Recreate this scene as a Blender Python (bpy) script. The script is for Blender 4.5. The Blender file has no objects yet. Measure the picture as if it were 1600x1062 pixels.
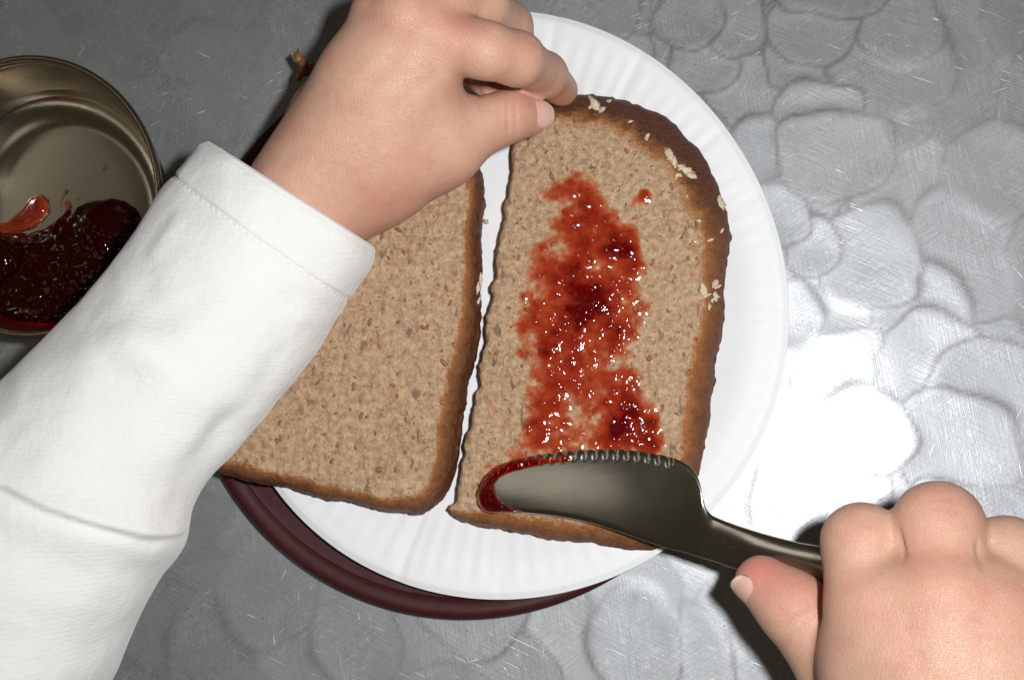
import bpy, math, random
import numpy as np
from mathutils import Vector, Matrix
random.seed(7); RNG = np.random.default_rng(7)
SC = bpy.context.scene
COL = SC.collection

# ------------------------------------------------------------------ camera
F, H, CX, CY = 1900.0, 0.37, 800.0, 531.0        # focal length in photo pixels, camera height in metres
NAD = (1115.0, 755.0)                            # the photo pixel straight below the lens
_d = np.array([NAD[0]-CX, -(NAD[1]-CY), -F]); _d /= np.linalg.norm(_d)
_Z = -_d; _X = np.array([1., 0, 0]); _X -= _X.dot(_Z)*_Z; _X /= np.linalg.norm(_X); _Y = np.cross(_Z, _X)
ROT = np.array([_X, _Y, _Z])
def P(px, py, z):
    """world point at height z (m) seen at photo pixel px, py (arrays allowed)"""
    px, py, z = np.broadcast_arrays(np.asarray(px, float), np.asarray(py, float), np.asarray(z, float))
    v = np.stack([px-CX, -(py-CY), np.full(px.shape, -F)], -1) @ ROT.T
    t = (H-z)/(-v[..., 2])
    return np.stack([v[..., 0]*t, v[..., 1]*t, H-t*(-v[..., 2])], -1)
def S(z): return (H-z)/F*1.02                    # metres per photo pixel at height z
cam_d = bpy.data.cameras.new('camera'); cam = bpy.data.objects.new('camera', cam_d); COL.objects.link(cam)
cam_d.sensor_width = 36; cam_d.lens = F/1600*36; cam_d.clip_start = .01; cam_d.clip_end = 50
M4 = Matrix([[*ROT[0], 0], [*ROT[1], 0], [*ROT[2], H], [0, 0, 0, 1]]); cam.matrix_world = M4
SC.camera = cam

# ------------------------------------------------------------------ light: dim warm room + the camera's flash
W = bpy.data.worlds.new('World'); SC.world = W; W.use_nodes = True
W.node_tree.nodes['Background'].inputs[0].default_value = (1.0, .80, .50, 1)
W.node_tree.nodes['Background'].inputs[1].default_value = .036
fl = bpy.data.lights.new('flash_lamp', 'AREA'); fl.shape = 'RECTANGLE'; fl.size = .022; fl.size_y = .012
fl.energy = 1.45; fl.color = (.975, .985, 1)
flo = bpy.data.objects.new('flash_lamp', fl); COL.objects.link(flo)
FLP = P(NAD[0]+235, NAD[1]-105, 0); FLP[2] = H+.004
flo.location = FLP
flo.rotation_euler = (Vector(P(800, 500, 0))-Vector(FLP)).to_track_quat('-Z', 'Y').to_euler()
for _loc, _size, _en in (((-.46, -.35, 1.5), .48, .26), ((-1.40, .62, 1.5), .40, .42)):     # two ceiling lamps, seen only as reflections in the steel
    cl = bpy.data.lights.new('ceiling_lamp', 'AREA'); cl.shape = 'DISK'; cl.size = _size; cl.energy = _en; cl.color = (1, .93, .82)
    clo = bpy.data.objects.new('ceiling_lamp', cl); COL.objects.link(clo); clo.location = _loc
    clo.rotation_euler = (Vector((-.08, .05, 0))-clo.location).to_track_quat('-Z', 'Y').to_euler()
SC.view_settings.view_transform = 'Standard'; SC.view_settings.look = 'None'
SC.view_settings.exposure = 0; SC.view_settings.gamma = 1
SC.cycles.use_denoising = True; SC.cycles.max_bounces = 8; SC.cycles.sample_clamp_indirect = 4

# ------------------------------------------------------------------ helpers
def hash3(ix, iy, iz, s):
    h = (ix.astype(np.int64)*374761393 + iy.astype(np.int64)*668265263 + iz.astype(np.int64)*1274126177 + s*974711) & 0xffffffff
    h = ((h ^ (h >> 13))*1274126177) & 0xffffffff
    h = h ^ (h >> 16)
    return (h & 0xffffff)/float(0xffffff)*2-1
def vnoise(p, sc, s=0):
    q = np.asarray(p)/sc; i = np.floor(q).astype(np.int64); f = q-i; f = f*f*(3-2*f); o = 0
    for a in (0, 1):
        for b in (0, 1):
            for c in (0, 1):
                w = (f[..., 0] if a else 1-f[..., 0])*(f[..., 1] if b else 1-f[..., 1])*(f[..., 2] if c else 1-f[..., 2])
                o = o+w*hash3(i[..., 0]+a, i[..., 1]+b, i[..., 2]+c, s)
    return o
def fbm(p, sc, n=3, s=0):
    o = 0; a = 1; t = 0
    for k in range(n):
        o = o+a*vnoise(p, sc/2**k, s+k); t += a; a *= .5
    return o/t
def sstep(a, b, x):
    t = np.clip((x-a)/(b-a), 0, 1); return t*t*(3-2*t)
def smin(a, b, k):
    h = np.clip(.5+.5*(b-a)/k, 0, 1); return b*(1-h)+a*h-k*h*(1-h)

def mesh(name, V, Fc, m=None, parent=None, smooth=True, attrs=None):
    """Fc: (n,k) array or list of faces. Links ONE mesh object."""
    me = bpy.data.meshes.new(name); V = np.asarray(V, np.float32)
    if isinstance(Fc, np.ndarray):
        n, k = Fc.shape
        me.vertices.add(len(V)); me.vertices.foreach_set('co', V.ravel())
        me.loops.add(n*k); me.loops.foreach_set('vertex_index', Fc.astype(np.int32).ravel())
        me.polygons.add(n); me.polygons.foreach_set('loop_start', np.arange(0, n*k, k, dtype=np.int32))
        me.update(calc_edges=True); me.validate()
    else:
        me.from_pydata(V.tolist(), [], [list(f) for f in Fc])
    if smooth: me.polygons.foreach_set('use_smooth', np.ones(len(me.polygons), bool))
    for k, a in (attrs or {}).items():
        at = me.attributes.new(k, 'FLOAT', 'POINT'); at.data.foreach_set('value', np.asarray(a, np.float32))
    o = bpy.data.objects.new(name, me); COL.objects.link(o)
    if m: me.materials.append(m)
    if parent: o.parent = parent
    return o
def vnormals(V, Q):
    n = np.zeros_like(V, float); a = np.cross(V[Q[:, 2]]-V[Q[:, 0]], V[Q[:, 3]]-V[Q[:, 1]])
    for k in range(4):
        for c in range(3): n[:, c] += np.bincount(Q[:, k], a[:, c], len(V))
    return n/np.maximum(np.linalg.norm(n, axis=1, keepdims=True), 1e-12)
def split_parts(V, Q, attrs, groups, m, t):
    """cut one surface into named parts that keep the shading of the whole"""
    N = vnormals(V, Q); at = dict(attrs, nx=N[:, 0], ny=N[:, 1], nz=N[:, 2])
    for nm, mk in groups:
        v, q, a = compact(V, Q[mk], at); nn = np.stack([a.pop('nx'), a.pop('ny'), a.pop('nz')], 1)
        o = mesh(nm, v, q, m, t, attrs=a); o.data.normals_split_custom_set_from_vertices(nn.tolist())
def thing(name, label, cat, loc=(0, 0, 0), group=None):
    o = bpy.data.objects.new(name, None); COL.objects.link(o); o.empty_display_size = .01
    return tag(o, label, cat, group)
def tag(o, label, cat, group=None):
    o['label'] = label; o['category'] = cat
    if group: o['group'] = group
    return o
def gridfaces(nu, nv, wrapu=False, wrapv=False):
    i = np.arange(nu if wrapu else nu-1); j = np.arange(nv if wrapv else nv-1)
    I, J = np.meshgrid(i, j, indexing='ij'); I2 = (I+1) % nu; J2 = (J+1) % nv
    return np.stack([I*nv+J, I2*nv+J, I2*nv+J2, I*nv+J2], -1).reshape(-1, 4)
def compact(V, Fc, attrs=None):
    u, inv = np.unique(Fc, return_inverse=True)
    return V[u], inv.reshape(Fc.shape), {k: a[u] for k, a in (attrs or {}).items()}
def surface_nets(f, org, h):
    ins = f < 0; nx, ny, nz = f.shape
    cs = {}; cnt = np.zeros((nx-1, ny-1, nz-1), np.int16); acc = np.zeros((nx-1, ny-1, nz-1, 3), np.float32)
    def sl(a, b, c): return np.s_[a:nx-1+a, b:ny-1+b, c:nz-1+c]
    for ax in range(3):
        for u in (0, 1):
            for v in (0, 1):
                o = [0, 0, 0]; oth = [k for k in range(3) if k != ax]; o[oth[0]] = u; o[oth[1]] = v
                e = list(o); e[ax] = 1
                A = f[sl(*o)]; B = f[sl(*e)]; m = (A < 0) != (B < 0)
                t = A[m]/(A[m]-B[m]); cnt[m] += 1
                pt = np.zeros((len(t), 3), np.float32); pt[:] = o; pt[:, ax] = t
                acc[m] += pt
    act = cnt > 0; idx = np.full(act.shape, -1, np.int64); idx[act] = np.arange(act.sum())
    ijk = np.argwhere(act)
    V = (ijk+acc[act]/cnt[act][:, None])*h+np.asarray(org)
    Q = []
    for ax in range(3):
        o1, o2 = [(1, 2), (2, 0), (0, 1)][ax]
        s0 = [slice(None)]*3; s1 = [slice(None)]*3; s0[ax] = slice(0, -1); s1[ax] = slice(1, None)
        a = ins[tuple(s0)]; b = ins[tuple(s1)]
        for flip, mk in ((0, a & ~b), (1, ~a & b)):
            e = np.argwhere(mk)
            ok = (e[:, o1] > 0) & (e[:, o2] > 0) & (e[:, o1] < f.shape[o1]-1) & (e[:, o2] < f.shape[o2]-1)
            e = e[ok]
            q = []
            for d1, d2 in ((-1, -1), (0, -1), (0, 0), (-1, 0)):
                c = e.copy(); c[:, o1] += d1; c[:, o2] += d2; q.append(idx[c[:, 0], c[:, 1], c[:, 2]])
            q = np.stack(q, 1)
            Q.append(q[:, ::-1] if flip else q)
    return V, np.concatenate(Q)
def relax(V, Q, it=2, lam=.5):
    n = len(V); e = np.concatenate([Q[:, [0, 1]], Q[:, [1, 2]], Q[:, [2, 3]], Q[:, [3, 0]]])
    for _ in range(it):
        s = np.zeros((n, 3)); c = np.zeros(n)
        for k in range(3):
            s[:, k] = np.bincount(e[:, 0], V[e[:, 1], k], n)+np.bincount(e[:, 1], V[e[:, 0], k], n)
        c = np.bincount(e[:, 0], minlength=n)+np.bincount(e[:, 1], minlength=n)
        V = V+lam*(s/np.maximum(c, 1)[:, None]-V)
    return V
def spline(pts, n):
    """Catmull-Rom through rows of pts, n samples"""
    p = np.asarray(pts, float); p = np.vstack([2*p[0]-p[1], p, 2*p[-1]-p[-2]])
    t = np.linspace(0, len(p)-3-1e-9, n); i = t.astype(int); u = (t-i)[:, None]
    a, b, c, d = p[i], p[i+1], p[i+2], p[i+3]
    return .5*(2*b+(c-a)*u+(2*a-5*b+4*c-d)*u*u+(3*b-a-3*c+d)*u**3)
def poly_sd(pts, X, Y, vals=None):
    """signed distance (inside positive) to a closed polygon, and vals interpolated at the nearest edge point"""
    n = len(pts); best = np.full(X.shape, 1e9); ins = np.zeros(X.shape, bool)
    out = np.zeros(X.shape+(vals.shape[1],)) if vals is not None else None
    for i in range(n):
        a = pts[i]; b = pts[(i+1) % n]; ab = b-a
        t = np.clip(((X-a[0])*ab[0]+(Y-a[1])*ab[1])/(ab @ ab+1e-12), 0, 1)
        d = np.hypot(X-a[0]-t*ab[0], Y-a[1]-t*ab[1]); m = d < best; best[m] = d[m]
        if vals is not None: out[m] = vals[i]+(vals[(i+1) % n]-vals[i])*t[m][:, None]
        c = ((a[1] > Y) != (b[1] > Y))
        ins ^= c & (X < (b[0]-a[0])*(Y-a[1])/(b[1]-a[1]+1e-15)+a[0])
    return np.where(ins, best, -best), out

class NT:
    """small node-tree writer"""
    def __init__(s, name):
        s.m = bpy.data.materials.new(name); s.m.use_nodes = True; s.t = s.m.node_tree
        s.t.nodes.clear(); s.out = s.n('ShaderNodeOutputMaterial')
    def n(s, typ, props=None, **ins):
        nd = s.t.nodes.new(typ)
        for k, v in (props or {}).items(): setattr(nd, k, v)
        for k, v in ins.items():
            k = k.replace('_', ' '); s.put(nd.inputs[int(k[1:])] if k[0] == 'i' and k[1:].isdigit() else nd.inputs[k], v)
        return nd
    def put(s, sock, v):
        if isinstance(v, bpy.types.Node): v = v.outputs[0]
        if isinstance(v, bpy.types.NodeSocket): s.t.links.new(v, sock)
        else:
            if hasattr(sock.default_value, '__len__') and not isinstance(v, (int, float)):
                v = tuple(v)+((1,) if len(v) == 3 and len(sock.default_value) == 4 else ())
            sock.default_value = v
    def coord(s): return s.n('ShaderNodeTexCoord').outputs['Object']
    def mapping(s, v, scale=(1, 1, 1), rot=(0, 0, 0)): return s.n('ShaderNodeMapping', Vector=v, Scale=scale, Rotation=rot)
    def noise(s, v, scale, detail=3, rough=.5, dist=0): return s.n('ShaderNodeTexNoise', Vector=v, Scale=scale, Detail=detail, Roughness=rough, Distortion=dist).outputs['Fac']
    def vor(s, v, scale, feat='F1', rnd=1): return s.n('ShaderNodeTexVoronoi', {'feature': feat}, Vector=v, Scale=scale, Randomness=rnd)
    def ramp(s, fac, stops, interp='LINEAR'):
        r = s.n('ShaderNodeValToRGB', Fac=fac); e = r.color_ramp.elements; r.color_ramp.interpolation = interp
        while len(e) < len(stops): e.new(.5)
        for el, (p, c) in zip(e, stops): el.position = p; el.color = tuple(c)+(1,) if hasattr(c, '__len__') else (c, c, c, 1)
        return r.outputs[0]
    def math(s, op, a, b=0, c=0, clamp=False): return s.n('ShaderNodeMath', {'operation': op, 'use_clamp': clamp}, i0=a, i1=b, i2=c).outputs[0]
    def mix(s, fac, a, b, blend='MIX'):
        nd = s.n('ShaderNodeMix', {'data_type': 'RGBA', 'blend_type': blend})
        s.put(nd.inputs[0], fac); s.put(nd.inputs[6], a); s.put(nd.inputs[7], b); return nd.outputs[2]
    def attr(s, name): return s.n('ShaderNodeAttribute', {'attribute_name': name}).outputs['Fac']
    def bump(s, h, dist, strength=1, nrm=None):
        kw = {'Normal': nrm} if nrm is not None else {}
        return s.n('ShaderNodeBump', Height=h, Distance=dist, Strength=strength, **kw).outputs[0]
    def bsdf(s, **kw):
        b = s.n('ShaderNodeBsdfPrincipled', **kw); s.t.links.new(b.outputs[0], s.out.inputs[0]); return b

# ------------------------------------------------------------------ materials
def mat_table():
    n = NT('hammered_aluminium'); c = n.coord()
    crease = n.attr('crease'); tone = n.attr('tone')
    fine = n.noise(c, 1300, 3, .6); blot = n.noise(c, 60, 5, .6)
    scr = []
    for k, (ang, sx, sy, th) in enumerate(((.42, 75, 1500, .70), (-1.05, 60, 1300, .71), (1.45, 85, 1500, .71), (-.35, 110, 1900, .70), (.9, 90, 1700, .72))):
        v = n.mapping(n.mapping(c, rot=(0, 0, ang)), scale=(sx, sy, 1)); r = n.noise(v, 1, 2, .5, .2)
        scr.append(n.ramp(r, [(th, 0), (th+.05, 1)]))
    sc = scr[0]
    for x in scr[1:]: sc = n.math('MAXIMUM', sc, x)
    pres = n.ramp(n.noise(c, 35, 3), [(.38, .12), (.60, 1)])
    sc = n.math('MULTIPLY', sc, pres)
    br = None                                                   # wiping marks, a different lay from patch to patch
    for ang, sd in ((1.42, 0), (.45, 3), (-.62, 7)):
        v = n.mapping(n.mapping(c, rot=(0, 0, ang)), scale=(110, 2300, 1)); q = n.noise(v, 1, 3, .6)
        q = n.math('MULTIPLY', n.math('SUBTRACT', q, .5), n.ramp(n.noise(n.mapping(c, (1, 1, 1), (0, 0, sd)), 48, 2), [(.38, .1), (.62, 1)]))
        br = q if br is None else n.math('ADD', br, q)
    pit = n.ramp(n.vor(c, 260).outputs['Distance'], [(.05, 1), (.11, 0)])
    pit = n.math('MULTIPLY', pit, n.ramp(n.noise(c, 70, 2), [(.57, 0), (.64, 1)]))
    base = n.mix(blot, (.315, .327, .335), (.41, .423, .43))
    base = n.mix(n.math('MULTIPLY', tone, .30), base, (.43, .44, .445))
    base = n.mix(n.math('MULTIPLY', br, .9, clamp=True), base, (.85, .86, .86))
    base = n.mix(n.math('MULTIPLY', br, -.9, clamp=True), base, (.16, .16, .16))
    base = n.mix(n.ramp(fine, [(.34, .22), (.48, 0)]), base, (.22, .22, .22))
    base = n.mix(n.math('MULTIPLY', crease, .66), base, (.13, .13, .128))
    base = n.mix(n.math('MULTIPLY', pit, .6), base, (.12, .11, .10))
    base = n.mix(n.math('MULTIPLY', sc, .75), base, (.95, .95, .95))
    rough = n.math('ADD', n.math('MULTIPLY', blot, .10), .51)
    b1 = n.bump(n.math('ADD', n.math('ADD', n.math('MULTIPLY', fine, .25), n.math('MULTIPLY', br, .55)), n.math('MULTIPLY', sc, .5)), .00012, .6)
    b2 = n.bump(n.noise(c, 150, 2), .0003, .12, b1)
    broad = n.bsdf(Base_Color=base, Metallic=.66, Roughness=rough, Normal=b2)
    tight = n.n('ShaderNodeBsdfGlossy', Color=base, Roughness=n.math('ADD', n.math('MULTIPLY', blot, .10), .24), Normal=b2)   # the polished high spots
    mx = n.n('ShaderNodeMixShader', i0=.13, i1=broad, i2=tight); n.t.links.new(mx.outputs[0], n.out.inputs[0])
    return n.m
def mat_bread(dark):
    n = NT('bread'); c = n.coord(); cr = n.attr('crust'); dk = n.attr('dark')
    g1 = n.noise(c, 520, 5, .7); g2 = n.noise(c, 1300, 4, .65)
    crumb = n.mix(n.ramp(g1, [(.36, 0), (.64, 1)]), (.34, .196, .10), (.61, .42, .252))
    crumb = n.mix(n.ramp(g2, [(.36, .5), (.47, 0)]), crumb, (.17, .10, .055))
    st = n.noise(n.mapping(c, (1, .42, 1), (0, 0, .2)), 420, 2)
    crumb = n.mix(n.ramp(st, [(.64, 0), (.70, .7)]), crumb, (.10, .062, .036))
    bf = n.noise(c, 210, 1)
    crumb = n.mix(n.ramp(bf, [(.67, 0), (.73, .6)]), crumb, (.36, .14, .04))
    crumb = n.mix(n.ramp(n.noise(c, 70, 3), [(.35, 0), (.7, .35)]), crumb, n.mix(.5, crumb, (.62, .48, .34)))
    crumb = n.mix(n.ramp(n.noise(c, 1600, 1), [(.70, 0), (.77, .75)]), crumb, (.78, .66, .50))
    e = n.math('ADD', cr, n.math('ADD', n.math('MULTIPLY', n.math('SUBTRACT', n.noise(c, 260, 4, .6), .5), .38), n.math('MULTIPLY', n.math('SUBTRACT', n.noise(c, 900, 3, .6), .5), .35)))
    gold = n.mix(n.noise(c, 500, 3), (.42, .17, .042), (.28, .095, .022))
    cbk = n.noise(c, 900, 4, .7)
    brown = n.mix(n.ramp(n.noise(c, 420, 4, .65), [(.35, 0), (.65, 1)]), (.075, .020, .007), (.20, .066, .018))
    deep = n.mix(n.noise(c, 380, 4, .6), (.058, .0155, .0065), (.125, .038, .0135))
    cb = n.mix(n.ramp(n.math('ADD', e, n.math('MULTIPLY', n.math('SUBTRACT', n.noise(c, 240, 3), .5), .5)), [(.35, 0), (.9, .85)]), gold, brown)
    cb = n.mix(dk, cb, n.mix(n.ramp(e, [(.30, 0), (.58, 1)]), cb, deep))
    col = n.mix(n.ramp(e, [(.16, 0), (.36, 1)]), crumb, cb)
    h = n.math('ADD', n.math('MULTIPLY', g1, .8), n.math('MULTIPLY', g2, .45))
    bp = n.bump(n.math('ADD', h, n.math('MULTIPLY', n.math('MULTIPLY', cr, cbk), 1.1)), .0010, .9)
    n.bsdf(Base_Color=col, Roughness=n.math('SUBTRACT', .72, n.math('MULTIPLY', cr, .2)), Specular_IOR_Level=.45, Normal=bp,
           Subsurface_Weight=.12, Subsurface_Radius=(.002, .0012, .0006), Subsurface_Scale=.6)
    return n.m
def mat_jam(name, dens=1.0, milk=1.0):
    n = NT(name); c = n.coord(); th = n.math('MAXIMUM', n.attr('thick'), 0)      # thickness in mm
    th = n.math('MULTIPLY', th, n.math('ADD', .55, n.math('MULTIPLY', n.noise(c, 420, 3), .9)))
    k = [n.math('POWER', math.e, n.math('MULTIPLY', th, -a*dens)) for a in (.20, 1.9, 2.5)]
    cc = n.n('ShaderNodeCombineColor', i0=k[0], i1=k[1], i2=k[2]).outputs[0]
    bp = n.bump(n.noise(c, 170, 2, .5), .0009, .7)
    tr = n.n('ShaderNodeBsdfTransparent', Color=cc)
    body = n.mix(n.ramp(n.math('MULTIPLY', th, .55*dens), [(.05, 0), (.8, 1)]), (.53, .075, .026), (.10, .003, .003))
    df = n.n('ShaderNodeBsdfDiffuse', Color=body, Normal=bp)
    sca = n.ramp(n.math('MULTIPLY', th, dens*.5), [(0, 0), (.2, .30), (.8, .58)])
    sca = n.math('MULTIPLY', sca, n.attr('milk'), clamp=True)
    m1 = n.n('ShaderNodeMixShader', i0=sca, i1=tr, i2=df)
    gl = n.n('ShaderNodeBsdfGlossy', Color=(1, 1, 1), Roughness=.065, Normal=bp)
    fr = n.n('ShaderNodeFresnel', IOR=1.40, Normal=bp)
    fr = n.math('MULTIPLY', fr, n.ramp(th, [(0, 0), (.08, 1)]))
    m2 = n.n('ShaderNodeMixShader', i0=fr, i1=m1, i2=gl)
    n.t.links.new(m2.outputs[0], n.out.inputs[0])
    return n.m
def mat_skin():
    n = NT('skin'); c = n.coord(); red = n.attr('red')
    big = n.noise(c, 45, 3, .5); fine = n.noise(c, 1500, 2, .5); mid = n.noise(c, 260, 4, .6)
    col = n.mix(big, (.66, .405, .28), (.56, .30, .20))
    col = n.mix(n.ramp(mid, [(.35, 0), (.7, .45)]), col, (.68, .43, .32))
    col = n.mix(n.ramp(n.noise(c, 110, 4, .6), [(.47, 0), (.72, .55)]), col, (.57, .25, .185))
    col = n.mix(n.ramp(n.noise(c, 28, 2), [(.52, 0), (.75, .35)]), col, (.50, .34, .28))
    col = n.mix(n.math('MULTIPLY', red, .9), col, (.56, .15, .125))
    cells = n.vor(c, 1900, 'DISTANCE_TO_EDGE').outputs['Distance']
    hgt = n.math('ADD', n.math('MULTIPLY', n.ramp(cells, [(0, 0), (.2, 1)]), .6), fine)
    col = n.mix(n.ramp(fine, [(.3, .16), (.5, 0)]), col, (.40, .20, .14))
    wr = n.noise(n.mapping(c, (1, .22, 1), (0, 0, -.7)), 1500, 3, .6)
    b1 = n.bump(hgt, .00013, .6); b2 = n.bump(wr, .00016, .5, b1); b3 = n.bump(n.noise(c, 130, 3), .0005, .25, b2)
    n.bsdf(Base_Color=col, Roughness=n.math('ADD', n.math('MULTIPLY', n.noise(c, 700, 3, .6), .26), .31), Specular_IOR_Level=.45, Normal=b3, Subsurface_Weight=.20,
           Subsurface_Radius=(.0036, .0014, .0008), Subsurface_Scale=.5)
    return n.m
def mat_nail():
    n = NT('fingernail'); c = n.coord(); e = n.attr('edge')
    col = n.mix(n.noise(c, 300, 2), (.66, .37, .30), (.70, .44, .365)); col = n.mix(n.math('MULTIPLY', e, .6), col, (.80, .66, .56))
    n.bsdf(Base_Color=col, Roughness=.32, Specular_IOR_Level=.5, Subsurface_Weight=.2, Subsurface_Radius=(.003, .0012, .0008), Subsurface_Scale=.5,
           Normal=n.bump(n.noise(n.mapping(c, (1, 1, 1)), 900, 2), .00008, .4))
    return n.m
def mat_cloth():
    n = NT('white_knit_cotton'); c = n.coord(); u = n.n('ShaderNodeUVMap', {'uv_map': 'UVMap'}).outputs[0]
    w1 = n.n('ShaderNodeTexWave', {'wave_type': 'BANDS', 'bands_direction': 'X'}, Vector=n.mapping(u, (1, 1, 1), (0, 0, .5)), Scale=230, Distortion=2.2, Detail=1, Detail_Scale=2).outputs['Fac']
    w2 = n.n('ShaderNodeTexWave', {'wave_type': 'BANDS', 'bands_direction': 'Y'}, Vector=u, Scale=115, Distortion=1.5, Detail=1, Detail_Scale=2).outputs['Fac']
    fz = n.noise(c, 1500, 4, .65); wk = n.noise(c, 95, 4, .55)
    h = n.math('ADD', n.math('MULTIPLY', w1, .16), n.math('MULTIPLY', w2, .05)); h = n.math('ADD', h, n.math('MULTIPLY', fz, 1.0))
    b1 = n.bump(h, .00022, .6); b2 = n.bump(wk, .0016, .55, b1)
    col = n.mix(n.noise(c, 40, 3), (.775, .765, .73), (.825, .82, .795))
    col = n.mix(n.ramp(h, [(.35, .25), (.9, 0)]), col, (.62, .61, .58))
    col = n.mix(n.ramp(n.noise(c, 55, 2), [(.66, 0), (.8, .18)]), col, (.80, .70, .62))
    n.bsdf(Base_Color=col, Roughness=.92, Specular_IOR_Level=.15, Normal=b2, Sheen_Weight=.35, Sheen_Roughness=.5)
    return n.m
def mat_steel(name, col=(.62, .60, .55), rough=.16, ang=1.3, freq=(25, 1100), sk=.5):
    n = NT(name); c = n.coord()
    br = n.noise(n.mapping(n.mapping(c, rot=(0, 0, ang)), (freq[0], freq[1], freq[0])), 1, 2, .5)
    sp = n.ramp(n.noise(c, 1300, 2), [(.73, 0), (.78, .7)]); sm = n.noise(c, 50, 4, .6)
    scr = n.ramp(n.noise(n.mapping(n.mapping(c, rot=(0, 0, ang+.1)), (18, 900, 18)), 1, 1), [(.68, 0), (.72, 1)])
    r = n.math('ADD', n.math('MULTIPLY', sm, .12), rough-.05); r = n.math('ADD', r, n.math('MULTIPLY', sp, .25)); r = n.math('ADD', r, n.math('MULTIPLY', scr, .2*sk))
    n.bsdf(Base_Color=n.mix(sm, col, tuple(x*.86 for x in col)), Metallic=1, Roughness=r,
           Normal=n.bump(n.math('ADD', br, n.math('MULTIPLY', scr, .8*sk)), .00003, .3))
    return n.m
def mat_paper():
    n = NT('white_paper'); c = n.coord()
    n.bsdf(Base_Color=n.mix(n.noise(c, 30, 3), (.80, .805, .81), (.835, .84, .84)), Roughness=.6, Specular_IOR_Level=.35,
           Normal=n.bump(n.math('ADD', n.noise(c, 500, 4), n.math('MULTIPLY', n.noise(c, 70, 3), 2)), .0002, .35))
    return n.m
def mat_maroon():
    n = NT('maroon_stoneware'); c = n.coord()
    n.bsdf(Base_Color=n.mix(n.noise(c, 120, 4, .6), (.042, .0068, .0095), (.062, .011, .0135)), Roughness=n.math('ADD', .34, n.math('MULTIPLY', n.noise(c, 300, 3), .2)),
           Specular_IOR_Level=.4, Normal=n.bump(n.noise(c, 400, 3), .0001, .4))
    return n.m
def mat_flat(name, a, b, sc=600, rough=.6, bd=.0004):
    n = NT(name); c = n.coord(); nz = n.noise(c, sc, 4, .6)
    n.bsdf(Base_Color=n.mix(nz, a, b), Roughness=rough, Normal=n.bump(nz, bd, .6)); return n.m
MT, MSK, MNL, MCL, MPA, MMA = mat_table(), mat_skin(), mat_nail(), mat_cloth(), mat_paper(), mat_maroon()
MBR = mat_bread(0); MOAT = mat_flat('oat_flake', (.80, .72, .56), (.48, .33, .17), 900, .6, .0008)
MBRAN = mat_flat('bran', (.36, .135, .035), (.24, .10, .035), 300); MSEED = mat_flat('pale_grain', (.62, .48, .30), (.45, .32, .18), 500)
MDARK = mat_flat('dark_bran', (.13, .075, .04), (.20, .12, .06), 500)
MKN = mat_steel('polished_steel', (.62, .59, .52), .18, -.12, (25, 1100), 0); MBO = mat_steel('brushed_steel_bowl', (.58, .53, .43), .21, .4, (30, 400), 0)
MJ, MJB = mat_jam('strawberry_jam', 1.0), mat_jam('strawberry_jam_deep', .8, .5)
MTH = mat_flat('cotton_thread', (.80, .79, .76), (.70, .69, .66), 900, .9)

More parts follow.
